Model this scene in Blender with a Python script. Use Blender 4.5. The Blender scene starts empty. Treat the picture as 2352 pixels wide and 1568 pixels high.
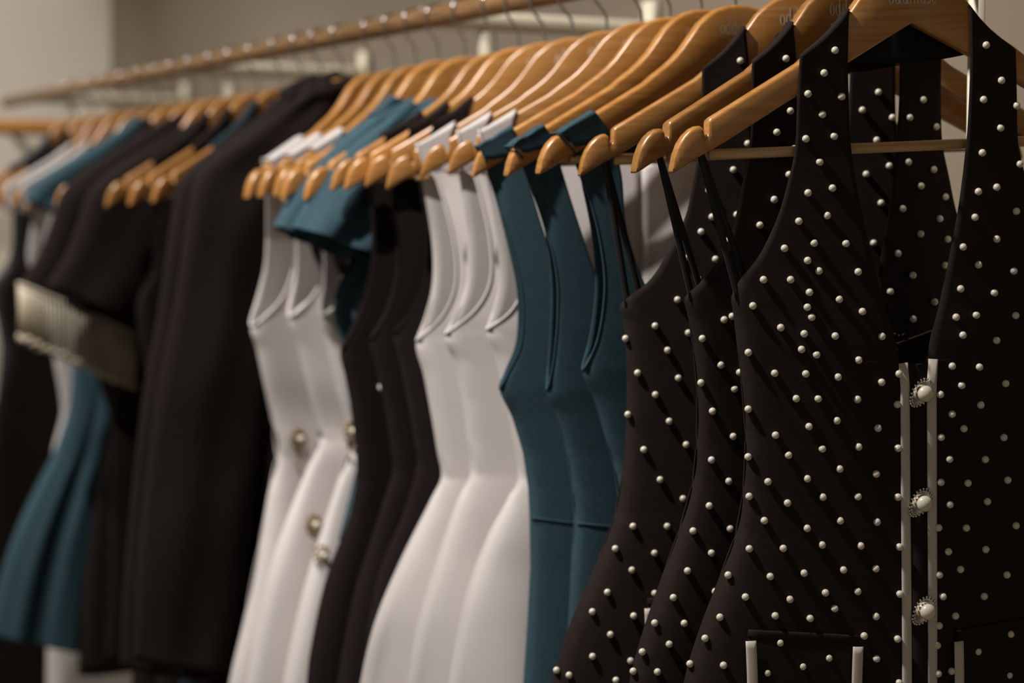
import bpy, bmesh, math, random
from mathutils import Vector, Matrix, Euler
random.seed(7)
SC = bpy.context.scene
COL = SC.collection
R = math.radians

# ---------------------------------------------------------------- camera, world, lights, exposure
CAM_H = 1.35
FPX = 4500.0
PITCH = math.atan(284 / FPX)
cd = bpy.data.cameras.new('camera'); cam = bpy.data.objects.new('camera', cd); COL.objects.link(cam)
cd.sensor_width = 36.0; cd.lens = FPX / 2352 * 36; cd.clip_start = 0.05; cd.clip_end = 60
cam.location = (0, 0, CAM_H); cam.rotation_euler = (math.pi / 2 - PITCH, 0, 0)
cd.dof.use_dof = True; cd.dof.focus_distance = 1.66; cd.dof.aperture_fstop = 3.4; cd.dof.aperture_blades = 0
SC.camera = cam

# frame of the clothes rail: EX points from the shop floor to the wall, RD runs along the rail away from us
ALPHA = math.atan(2484 / 4509)
EX = Vector((math.cos(ALPHA), math.sin(ALPHA), 0)); RD = Vector((-math.sin(ALPHA), math.cos(ALPHA), 0))
ROD0 = Vector((0.3416, 1.691, CAM_H + 0.2525))
def W3(s, e, h): return ROD0 + RD * s + EX * e + Vector((0, 0, h))   # along rail, across, above rail

wd = bpy.data.worlds.new('world'); SC.world = wd; wd.use_nodes = True
wd.node_tree.nodes['Background'].inputs[0].default_value = (1.0, 0.89, 0.76, 1)
wd.node_tree.nodes['Background'].inputs[1].default_value = 0.20

def spot(name, s, e, h, ts, te, th, watts, size=62, blend=0.7, radius=0.03, col=(1, .95, .90)):
    l = bpy.data.lights.new(name, 'SPOT'); l.energy = watts; l.spot_size = R(size); l.spot_blend = blend
    l.shadow_soft_size = radius; l.color = col
    o = bpy.data.objects.new(name, l); COL.objects.link(o)
    o.location = W3(s, e, h); d = W3(ts, te, th) - o.location
    o.rotation_euler = d.to_track_quat('-Z', 'Y').to_euler()
    return o
spot('ceiling_or_fill_spot', 0.33, -1.12, 1.15, 0.28, -0.05, -0.45, 150, size=72, blend=.85)
spot('ceiling_or_fill_spot', 1.08, -1.12, 1.15, 1.08, -0.05, -0.45, 100, size=70, blend=.85)
spot('ceiling_or_fill_spot', 1.86, -1.12, 1.15, 1.86, -0.05, -0.45, 100, size=70, blend=.85)
spot('ceiling_or_fill_spot', 2.62, -1.12, 1.15, 2.62, -0.05, -0.40, 100, size=70, blend=.85)
spot('ceiling_or_fill_spot', 2.2, -.75, 1.15, 3.44, -0.05, 0.15, 75, size=36, radius=.06)  # added fill to brighten the end wall, not a known fitting

SC.view_settings.view_transform = 'Standard'; SC.view_settings.look = 'None'
SC.view_settings.exposure = 0.0; SC.view_settings.gamma = 1.0; SC.view_settings.use_curve_mapping = False

# ---------------------------------------------------------------- materials
def srgb(r, g, b):
    f = lambda c: (c / 255 / 12.92) if c / 255 <= .04045 else ((c / 255 + .055) / 1.055) ** 2.4
    return (f(r), f(g), f(b), 1)
def newmat(name):
    m = bpy.data.materials.new(name); m.use_nodes = True
    nt = m.node_tree; b = nt.nodes['Principled BSDF']; return m, nt, b
def fabric(name, col, rough=.85, sheen=.25, spec=.2, bump=.25, scale=1400, mottled=.12, sheen_col=None):
    m, nt, b = newmat(name); N = nt.nodes; L = nt.links
    tc = N.new('ShaderNodeTexCoord')
    n1 = N.new('ShaderNodeTexNoise'); n1.inputs['Scale'].default_value = scale; n1.inputs['Detail'].default_value = 3
    n2 = N.new('ShaderNodeTexNoise'); n2.inputs['Scale'].default_value = 240
    L.new(tc.outputs['Object'], n1.inputs['Vector']); L.new(tc.outputs['Object'], n2.inputs['Vector'])
    hs = N.new('ShaderNodeMix'); hs.data_type = 'RGBA'
    c2 = tuple(min(1, c * (1 + mottled * 3)) for c in col[:3]) + (1,)
    c1 = tuple(c * (1 - mottled) for c in col[:3]) + (1,)
    hs.inputs[6].default_value = c1; hs.inputs[7].default_value = c2
    L.new(n2.outputs['Fac'], hs.inputs[0]); L.new(hs.outputs[2], b.inputs['Base Color'])
    bp = N.new('ShaderNodeBump'); bp.inputs['Strength'].default_value = bump; bp.inputs['Distance'].default_value = .0004
    L.new(n1.outputs['Fac'], bp.inputs['Height']); L.new(bp.outputs['Normal'], b.inputs['Normal'])
    b.inputs['Roughness'].default_value = rough; b.inputs['Specular IOR Level'].default_value = spec
    b.inputs['Sheen Weight'].default_value = sheen; b.inputs['Sheen Roughness'].default_value = .45
    b.inputs['Sheen Tint'].default_value = sheen_col or (1, 1, 1, 1)
    return m
def plain(name, col, rough=.5, metal=0, spec=.5, coat=0):
    m, nt, b = newmat(name)
    b.inputs['Base Color'].default_value = col; b.inputs['Roughness'].default_value = rough
    b.inputs['Metallic'].default_value = metal; b.inputs['Specular IOR Level'].default_value = spec
    b.inputs['Coat Weight'].default_value = coat; b.inputs['Coat Roughness'].default_value = .2
    return m
def wood(name, c1, c2, rough=.38, stretch=(4, 30, 70), coat=.25):
    m, nt, b = newmat(name); N = nt.nodes; L = nt.links
    tc = N.new('ShaderNodeTexCoord'); mp = N.new('ShaderNodeMapping'); mp.inputs['Scale'].default_value = stretch
    oi = N.new('ShaderNodeObjectInfo'); ad = N.new('ShaderNodeVectorMath'); ad.operation = 'ADD'
    L.new(tc.outputs['Object'], ad.inputs[0]); L.new(oi.outputs['Random'], ad.inputs[1])
    L.new(ad.outputs[0], mp.inputs['Vector'])
    n = N.new('ShaderNodeTexNoise'); n.inputs['Scale'].default_value = 3; n.inputs['Detail'].default_value = 6; n.inputs['Distortion'].default_value = .6
    L.new(mp.outputs[0], n.inputs['Vector'])
    cr = N.new('ShaderNodeValToRGB'); cr.color_ramp.elements[0].position = .35; cr.color_ramp.elements[1].position = .7
    cr.color_ramp.elements[0].color = c1; cr.color_ramp.elements[1].color = c2
    L.new(n.outputs['Fac'], cr.inputs[0])
    hv = N.new('ShaderNodeHueSaturation'); mr = N.new('ShaderNodeMapRange')
    mr.inputs[3].default_value = .82; mr.inputs[4].default_value = 1.12
    L.new(oi.outputs['Random'], mr.inputs[0]); L.new(mr.outputs[0], hv.inputs['Value']); L.new(cr.outputs[0], hv.inputs['Color'])
    L.new(hv.outputs[0], b.inputs['Base Color'])
    b.inputs['Roughness'].default_value = rough; b.inputs['Coat Weight'].default_value = coat; b.inputs['Coat Roughness'].default_value = .28
    return m
def plaster(name, col, amp=.06, scale=3):
    m, nt, b = newmat(name); N = nt.nodes; L = nt.links
    tc = N.new('ShaderNodeTexCoord'); n = N.new('ShaderNodeTexNoise'); n.inputs['Scale'].default_value = scale; n.inputs['Detail'].default_value = 5
    L.new(tc.outputs['Object'], n.inputs['Vector'])
    mx = N.new('ShaderNodeMix'); mx.data_type = 'RGBA'
    mx.inputs[6].default_value = tuple(c * (1 - amp) for c in col[:3]) + (1,); mx.inputs[7].default_value = tuple(c * (1 + amp) for c in col[:3]) + (1,)
    L.new(n.outputs['Fac'], mx.inputs[0]); L.new(mx.outputs[2], b.inputs['Base Color'])
    b.inputs['Roughness'].default_value = .9
    return m
M = {}
M['black'] = fabric('black_crepe', (.0185, .0130, .0112, 1), sheen=.02, spec=.12, sheen_col=(.9, .85, .8, 1))
M['black2'] = fabric('black_wool', (.0115, .0078, .0070, 1), sheen=.015, spec=.10, sheen_col=(.9, .85, .8, 1))
M['satin_dark'] = fabric('dark_grey_satin', (.02, .02, .021, 1), rough=.45, sheen=.1, spec=.5)
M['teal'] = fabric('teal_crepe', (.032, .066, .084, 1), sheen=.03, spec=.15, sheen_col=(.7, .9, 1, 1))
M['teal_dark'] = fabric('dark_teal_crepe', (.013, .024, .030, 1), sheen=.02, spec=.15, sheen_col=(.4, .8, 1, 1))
M['white'] = fabric('white_crepe', srgb(202, 195, 192), rough=.6, sheen=.1, spec=.3, mottled=.01)
M['lining'] = fabric('black_lining', (.005, .004, .004, 1), rough=.6, sheen=.0, spec=.2)
M['trim'] = fabric('ivory_trim', srgb(205, 196, 184), rough=.7, sheen=.1, mottled=.01)
M['ribbon'] = fabric('black_ribbon', (.010, .009, .009, 1), rough=.5, sheen=.1, spec=.3)
M['wood'] = wood('hanger_wood', srgb(172, 114, 50), srgb(192, 138, 74), rough=.34, coat=.7)
M['barwood'] = wood('bar_wood', srgb(190, 145, 92), srgb(232, 195, 145), rough=.4, stretch=(3, 60, 90))
M['rodwood'] = wood('rail_wood', srgb(108, 80, 50), srgb(146, 112, 76), rough=.33, stretch=(6, 6, 50), coat=.1)
M['steel'] = plain('hook_steel', (.6, .59, .57, 1), rough=.2, metal=1)
M['pearl'] = plain('pearl', srgb(226, 218, 198), rough=.28, spec=.6, coat=.5)
M['crystal'] = plain('rhinestone', (.75, .72, .66, 1), rough=.12, metal=1)
M['gold'] = plain('antique_gold', srgb(150, 125, 80), rough=.3, metal=1)
M['cream'] = plain('cream_paint', srgb(236, 228, 204), rough=.5)
M['print'] = plain('pale_print', srgb(222, 205, 182), rough=.6)
M['beads'] = plain('fringe_beads', srgb(196, 184, 160), rough=.35, spec=.6)
M['wall'] = plaster('wall_paint', srgb(130, 118, 101))
M['endwall'] = plaster('end_wall_paint', srgb(222, 213, 198))
M['floor'] = plaster('floor_stone', srgb(150, 138, 118), amp=.12, scale=6)
M['ceil'] = plaster('ceiling_paint', srgb(210, 204, 195))

# ---------------------------------------------------------------- helpers
def mesh_obj(name, verts, faces, mat, parent=None, smooth=True, solid=0, off=-1):
    me = bpy.data.meshes.new(name); me.from_pydata([tuple(v) for v in verts], [], faces); me.update()
    bm = bmesh.new(); bm.from_mesh(me); bmesh.ops.recalc_face_normals(bm, faces=bm.faces); bm.to_mesh(me); bm.free()
    o = bpy.data.objects.new(name, me); COL.objects.link(o); me.materials.append(mat)
    if smooth:
        for p in me.polygons: p.use_smooth = True
    if parent: o.parent = parent
    if solid:
        md = o.modifiers.new('thickness', 'SOLIDIFY'); md.thickness = solid; md.offset = off
    return o
def empty(name, loc, rz=0, tilt=0):
    o = bpy.data.objects.new(name, None); COL.objects.link(o); o.location = loc; o.rotation_euler = (0, -tilt, rz)
    o.empty_display_size = .05
    return o
def tag(o, label, cat, group=None, kind=None):
    o['label'] = label
    if cat: o['category'] = cat
    if group: o['group'] = group
    if kind: o['kind'] = kind
    return o
def struct(o): o['kind'] = 'structure'; return o
def tube(pts, r, n=8, closed=False):
    vs, fs = [], []
    P = [Vector(p) for p in pts]; k = len(P); prev = None
    for i, p in enumerate(P):
        if closed: t = P[(i + 1) % k] - P[i - 1]
        else: t = P[min(i + 1, k - 1)] - P[max(i - 1, 0)]
        t.normalize()
        if prev is None:
            a = Vector((0, 1, 0)) if abs(t.y) < .9 else Vector((1, 0, 0)); u = t.cross(a).normalized()
        else: u = (prev - t * prev.dot(t)).normalized()
        prev = u; v = t.cross(u); rr = r[i] if isinstance(r, (list, tuple)) else r
        for j in range(n):
            a = 2 * math.pi * j / n; vs.append(p + u * math.cos(a) * rr + v * math.sin(a) * rr)
    for i in range(k if closed else k - 1):
        for j in range(n):
            a, b = i * n + j, i * n + (j + 1) % n; c, d = ((i + 1) % k) * n + (j + 1) % n, ((i + 1) % k) * n + j
            fs.append((a, b, c, d))
    if not closed: fs.append(tuple(range(n))[::-1]); fs.append(tuple((k - 1) * n + j for j in range(n)))
    return vs, fs
def box(x0, x1, y0, y1, z0, z1):
    vs = [(x, y, z) for x in (x0, x1) for y in (y0, y1) for z in (z0, z1)]
    return vs, [(0, 1, 3, 2), (4, 6, 7, 5), (0, 4, 5, 1), (2, 3, 7, 6), (0, 2, 6, 4), (1, 5, 7, 3)]
def ball(c, r, seg=14, ring=9, squash=1.0):
    vs = [(c[0], c[1], c[2] + r)]; fs = []
    for i in range(1, ring):
        th = math.pi * i / ring
        for j in range(seg):
            ph = 2 * math.pi * j / seg
            vs.append((c[0] + r * math.sin(th) * math.cos(ph), c[1] + r * squash * math.sin(th) * math.sin(ph), c[2] + r * math.cos(th)))
    vs.append((c[0], c[1], c[2] - r)); last = len(vs) - 1
    for j in range(seg): fs.append((0, 1 + j, 1 + (j + 1) % seg))
    for i in range(ring - 2):
        for j in range(seg):
            a = 1 + i * seg + j; b = 1 + i * seg + (j + 1) % seg; fs.append((a, a + seg, b + seg, b))
    for j in range(seg): fs.append((last, 1 + (ring - 2) * seg + (j + 1) % seg, 1 + (ring - 2) * seg + j))
    return vs, fs
class Acc:
    def __init__(s): s.v = []; s.f = []
    def add(s, vf):
        b = len(s.v); s.v += [tuple(v) for v in vf[0]]; s.f += [tuple(i + b for i in f) for f in vf[1]]; return s
def lerp_tab(tab, x):
    if x <= tab[0][0]: return tab[0][1]
    for (a, va), (b, vb) in zip(tab, tab[1:]):
        if x <= b: return va + (vb - va) * (x - a) / (b - a)
    return tab[-1][1]
def sstep(x): x = max(0, min(1, x)); return x * x * (3 - 2 * x)
def crom(P, n, clamp=()):
    out = []; k = len(P)
    for i in range(k - 1):
        p0, p1, p2, p3 = P[max(i - 1, 0)], P[i], P[i + 1], P[min(i + 2, k - 1)]
        for j in range(n):
            t = j / n
            out.append(tuple(.5 * (2 * b + (c - a) * t + (2 * a - 5 * b + 4 * c - d) * t * t + (-a + 3 * b - 3 * c + d) * t ** 3) for a, b, c, d in zip(p0, p1, p2, p3)))
            if clamp:
                q = list(out[-1])
                for c_ in clamp: q[c_] = max(min(p1[c_], p2[c_]), min(max(p1[c_], p2[c_]), q[c_]))
                out[-1] = tuple(q)
    out.append(tuple(P[-1])); return out

WT = -.047          # top of the wood below the rail's centre line
# hang frames: origin on the rail's centre line, x along the hanger towards the wall, y up, z towards us
CAM = Vector((0, 0, CAM_H)); CF = Vector((0, math.cos(PITCH), -math.sin(PITCH))); CU = Vector((0, math.sin(PITCH), math.cos(PITCH)))
def ray(px, py): return CF + Vector((1, 0, 0)) * ((px - 1176) / FPX) - CU * ((py - 784) / FPX)
class Frame:
    def __init__(s, pos, yaw): s.s = pos; s.O = ROD0 + RD * pos; s.yaw = yaw; s.ex = Vector((math.cos(yaw), math.sin(yaw), 0)); s.n = Vector((math.sin(yaw), -math.cos(yaw), 0))
    sc = 1.0; dz = 0.0; tilt = 0.0
    def wood(s, x, y):                  # a point of the hanger's wood (y below its top) in the world
        X, Y = x * s.sc, WT + s.dz + y * s.sc; c, q = math.cos(s.tilt), math.sin(s.tilt)
        return s.O + s.ex * (X * c - Y * q) + Vector((0, 0, X * q + Y * c))
    def arm(s, x):                      # height of the arm's upper edge above x, in the hanging frame
        return WT + s.dz + armtop0(abs(x) / s.sc) * s.sc + (x - s.tilt * .0) * math.tan(s.tilt)
    def loc(s, px, py, z=0.0):          # where a line of sight meets the hanging plane, offset z towards us
        d = ray(px, py); P0 = s.O + s.n * z; t = (P0 - CAM).dot(s.n) / d.dot(s.n); P = CAM + d * t - s.O
        return P.dot(s.ex), P.z
def loc3(x, y, z): return (x, -z, y)
def proj(P):
    d = P - CAM; z = d.dot(CF); return 1176 + FPX * d.x / z, 784 - FPX * d.dot(CU) / z
def solve_frame(cx, topy, tipx, tipy, tilt, yaw=None):
    """place a hanger on the rail: its wood top, tip and tilt as measured; returns position along rail, yaw, size, drop"""
    F = Frame(0, yaw or ALPHA); F.sc = 1.0; F.dz = 0.0; F.tilt = tilt
    for it in range(6):
        lo, hi = -1.0, 3.6
        for _ in range(40):
            mid = (lo + hi) / 2; G = Frame(mid, F.yaw); G.sc, G.dz, G.tilt = F.sc, F.dz, tilt
            if proj(G.wood(0, 0))[0] > cx: lo = mid
            else: hi = mid
        G.s = mid; F = G
        if tipx is not None:
            lo, hi = R(3), R(62)
            for _ in range(40):
                mid = (lo + hi) / 2; G = Frame(F.s, mid); G.sc, G.dz, G.tilt = F.sc, F.dz, tilt
                if proj(G.wood(-.2225, -.1655))[0] < tipx: lo = mid
                else: hi = mid
            F = G
        F.dz += (proj(F.wood(0, 0))[1] - topy) * (F.O.y / FPX)
        if tipy is not None:
            a = proj(F.wood(-.2225, -.1655))[1] - topy; F.sc *= ((tipy - topy) / a) ** .9
    return F

# ---------------------------------------------------------------- the room
def room_box(name, s0, s1, e0, e1, h0, h1, mat):
    vs = [W3(s, e, h) for s in (s0, s1) for e in (e0, e1) for h in (h0, h1)]
    return struct(mesh_obj(name, vs, [(0, 1, 3, 2), (4, 6, 7, 5), (0, 4, 5, 1), (2, 3, 7, 6), (0, 2, 6, 4), (1, 5, 7, 3)], mat, smooth=False))
RH = CAM_H + .2525
WALL_E = .372
room_box('wall_back', -2.4, 3.44, WALL_E, WALL_E + .12, -RH, 1.25, M['wall'])
room_box('wall_end', 3.44, 3.56, -4.2, WALL_E + .12, -RH, 1.25, M['endwall'])
room_box('floor', -2.4, 3.56, -4.2, WALL_E + .12, -RH - .1, -RH, M['floor'])
room_box('ceiling', -2.4, 3.56, -4.2, WALL_E + .12, 1.25, 1.35, M['ceil'])
room_box('baseboard_back', -2.4, 3.44, WALL_E - .015, WALL_E - .0005, -RH + .0005, -RH + .1, M['endwall'])

# ---------------------------------------------------------------- the clothes rack
rack = empty('clothes_rack', W3(1.0, 0, -RH), ALPHA)
tag(rack, 'long brown wooden clothes rail held off the wall by cream metal arms and posts', 'clothes rack')
def rk(name, acc, mat):   # acc holds (across, -along, height) coordinates about the rack's foot
    return mesh_obj(name, acc.v, acc.f, mat, rack)
def RL(s, e, h): return (e, s - 1.0, h + RH)
a = Acc(); a.add(tube([RL(-1.2 + i * .1503, 0, 0) for i in range(29)], .0133, 20)); rk('rail', a, M['rodwood'])
def bar(p, q, w, h):   # rectangular tube between two points, w across, h high
    p, q = Vector(p), Vector(q); t = (q - p).normalized(); up = Vector((0, 0, 1)) if abs(t.z) < .9 else Vector((1, 0, 0))
    u = t.cross(up).normalized(); v = u.cross(t).normalized(); r = min(w, h) * .22; ring = []
    for sx, sy in ((1, 1), (-1, 1), (-1, -1), (1, -1)):
        for k in range(3):
            an = {(1, 1): 0, (-1, 1): 90, (-1, -1): 180, (1, -1): 270}[(sx, sy)] + 45 * k
            ring.append(u * (sx * (w / 2 - r) + r * math.cos(R(an))) + v * (sy * (h / 2 - r) + r * math.sin(R(an))))
    n = len(ring); vs = [p + x for x in ring] + [q + x for x in ring]
    fs = [(i, (i + 1) % n, (i + 1) % n + n, i + n) for i in range(n)] + [tuple(range(n))[::-1], tuple(range(n, 2 * n))]
    return vs, fs
for s in (-.905, .035, .975, 1.922, 2.876):
    a = Acc(); a.add(tube([RL(s, .012 + (WALL_E - .026) * k / 12, .005) for k in range(13)], .0125, 16)); rk('support_arm', a, M['cream'])
    a = Acc(); a.add(bar(RL(s, .105, -.0055), RL(s, .105, -RH + .002), .012, .012)); rk('upright_post', a, M['cream'])
    a = Acc(); a.add(bar(RL(s, WALL_E - .008, -.022), RL(s, WALL_E - .008, .045), .030, .012))
    rk('wall_bracket', a, M['cream'])

# ---------------------------------------------------------------- hangers
UP = [(0, 0), (.012, -.0008), (.024, -.0040), (.034, -.0100), (.044, -.0180), (.054, -.0305), (.064, -.0430), (.074, -.0530), (.084, -.0610), (.096, -.0690), (.107, -.0775), (.14, -.0953), (.170, -.1115), (.1865, -.1202), (.1888, -.1222),
      (.1893, -.1320), (.1905, -.1348), (.1925, -.1348), (.1936, -.1320), (.1942, -.1288), (.1965, -.1270), (.2000, -.1272), (.2050, -.1294), (.2105, -.1340), (.2155, -.1405), (.2195, -.1490), (.2220, -.1590), (.2225, -.1635)]
LO = [(0, -.0465), (.0568, -.0768), (.12, -.1118), (.18, -.1452), (.1912, -.1500), (.2000, -.1545), (.2100, -.1598), (.2180, -.1645), (.2215, -.1660), (.2225, -.1655)]
TH = .0150
def armtop0(x):
    x = abs(x)
    if .1865 < x < .1965: return -.1202 + (-.1272 + .1202) * (x - .1865) / .01
    return lerp_tab(UP, x)
def hanger_meshes():
    xs = [u[0] for u in UP]; xs = [-x for x in xs[:0:-1]] + xs
    N = 16; vs, fs = [], []
    for x in xs:
        yu, yl = lerp_tab(UP, abs(x)) + WT, lerp_tab(LO, abs(x)) + WT
        h = (yu - yl) / 2; c = (yu + yl) / 2; r = min(.0042, h * .8)
        tk = TH / 2 * (1 if abs(x) < .21 else max(.78, 1 - ((abs(x) - .21) / .0125) ** 2 * .22)); r = min(r, tk * .8)
        for q, (sx, sy) in enumerate(((1, 1), (-1, 1), (-1, -1), (1, -1))):
            for k in range(4):
                an = R(q * 90 + 30 * k); vs.append((x, sx * (tk - r) + r * math.cos(an), c + sy * (h - r) + r * math.sin(an)))
    k = len(xs)
    for i in range(k - 1):
        for j in range(N): fs.append((i * N + j, i * N + (j + 1) % N, (i + 1) * N + (j + 1) % N, (i + 1) * N + j))
    fs.append(tuple(range(N))); fs.append(tuple((k - 1) * N + j for j in range(N))[::-1])
    return vs, fs
HV, HF = hanger_meshes()
BARV = tube([(x / 10 * .188, 0, WT - .1520) for x in range(-10, 11)], .0046, 12)
hp = crom([(0, 0, WT - .022), (0, 0, WT + .006), (.003, 0, -.031), (.0125, 0, -.0175), (.0163, 0, -.002), (.0128, 0, .0092), (0, 0, .0149), (-.0125, 0, .0095), (-.0163, 0, -.002), (-.0145, 0, -.0115)], 5)
hp = [(-p[0], p[1], p[2]) for p in hp]
HOOKV = tube(hp, .0016, 8)

# lettering: thick-and-thin serif letters drawn as flat outlines, x height 1
def ell(cx, cy, rx, ry, ix, iy, a0=0, a1=360, n=22):
    vs, fs = [], []
    for i in range(n + 1):
        an = R(a0 + (a1 - a0) * i / n)
        vs += [(cx + rx * math.cos(an), cy + ry * math.sin(an)), (cx + ix * math.cos(an), cy + iy * math.sin(an))]
    for i in range(n): fs.append((2 * i, 2 * i + 2, 2 * i + 3, 2 * i + 1))
    return vs, fs
def rc(x0, x1, y0, y1): return [(x0, y0), (x1, y0), (x1, y1), (x0, y1)], [(0, 1, 2, 3)]
def glyph(ch):
    o = []
    if ch == 'o': o = [ell(.34, .5, .32, .52, .14, .48)]; w = .72
    elif ch == 'd': o = [ell(.32, .5, .30, .52, .13, .46), rc(.50, .68, 0, 1.62), rc(.38, .68, 1.56, 1.62), rc(.50, .80, 0, .05)]; w = .84
    elif ch == 'm': o = [rc(.06, .18, 0, 1), rc(0, .18, .95, 1), rc(0, .26, 0, .04), ell(.34, .72, .20, .28, .14, .25, 0, 180), rc(.48, .60, 0, .74), rc(.42, .68, 0, .04), ell(.75, .72, .20, .28, .14, .25, 0, 180), rc(.89, 1.01, 0, .74), rc(.83, 1.09, 0, .04)]; w = 1.16
    elif ch == 'u': o = [rc(.06, .18, .26, 1), rc(0, .18, .96, 1), ell(.33, .28, .27, .30, .15, .25, 180, 360), rc(.48, .60, 0, 1), rc(.40, .60, .96, 1), rc(.48, .68, 0, .05)]; w = .76
    elif ch == 's': o = [ell(.25, .75, .21, .27, .10, .22, 30, 260), ell(.23, .25, .23, .27, .11, .22, -150, 90)]; w = .54
    elif ch == 'e': o = [ell(.30, .5, .30, .52, .13, .46, 8, 320), rc(.06, .56, .52, .58)]; w = .64
    return o, w
def lettering():
    a = Acc(); x = 0; sc = .0105
    for ch in 'oddmuse':
        g, w = glyph(ch)
        for vs, fs in g: a.add(([((p[0] + x), 0, p[1]) for p in vs], fs))
        x += w
    sc = .0455 / x
    a.v = [((v[0] - x / 2) * sc, -TH / 2 - .0003, v[2] * sc * 1.25 + WT - .0300) for v in a.v]
    return a
LET = lettering()
fc = bpy.data.curves.new('small_print', 'FONT'); fc.body = 'TOWNHOUSE'; fc.size = .0034; fc.align_x = 'CENTER'; fc.space_character = 1.35
fo = bpy.data.objects.new('small_print', fc); COL.objects.link(fo)
bpy.context.view_layer.update()
fm = bpy.data.meshes.new_from_object(fo.evaluated_get(bpy.context.evaluated_depsgraph_get())); bpy.data.objects.remove(fo)
for v in fm.vertices: v.co = Vector((v.co.x, -TH / 2 - .0003, v.co.y + WT - .0375))

def make_hanger():
    root = empty('clothes_hanger', (0, 0, 0))
    mesh_obj('hanger_arms', HV, HF, M['wood'], root)
    mesh_obj('trouser_bar', *BARV, M['barwood'], root)
    mesh_obj('hook', *HOOKV, M['steel'], root)
    mesh_obj('brand_lettering', LET.v, LET.f, M['print'], root, smooth=False, )
    o = bpy.data.objects.new('small_lettering', fm); fm.materials.clear(); fm.materials.append(M['print']); o.parent = root; COL.objects.link(o)
    return root
PROTO = make_hanger(); used = [False]
def hanger(F, tilt, label):
    if not used[0]: r = PROTO; used[0] = True
    else:
        r = PROTO.copy(); COL.objects.link(r)
        for ch in list(PROTO.children):
            c = ch.copy(); COL.objects.link(c); c.parent = r
    r.location = F.O; r.rotation_euler = (0, -F.tilt, F.yaw)
    for ch in r.children:
        if not ch.name.startswith('hook'): ch.scale = (F.sc, 1, F.sc); ch.location = (0, 0, WT + F.dz - WT * F.sc)
    tag(r, label, 'hanger', 'wooden hangers on the rail'); return r

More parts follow.
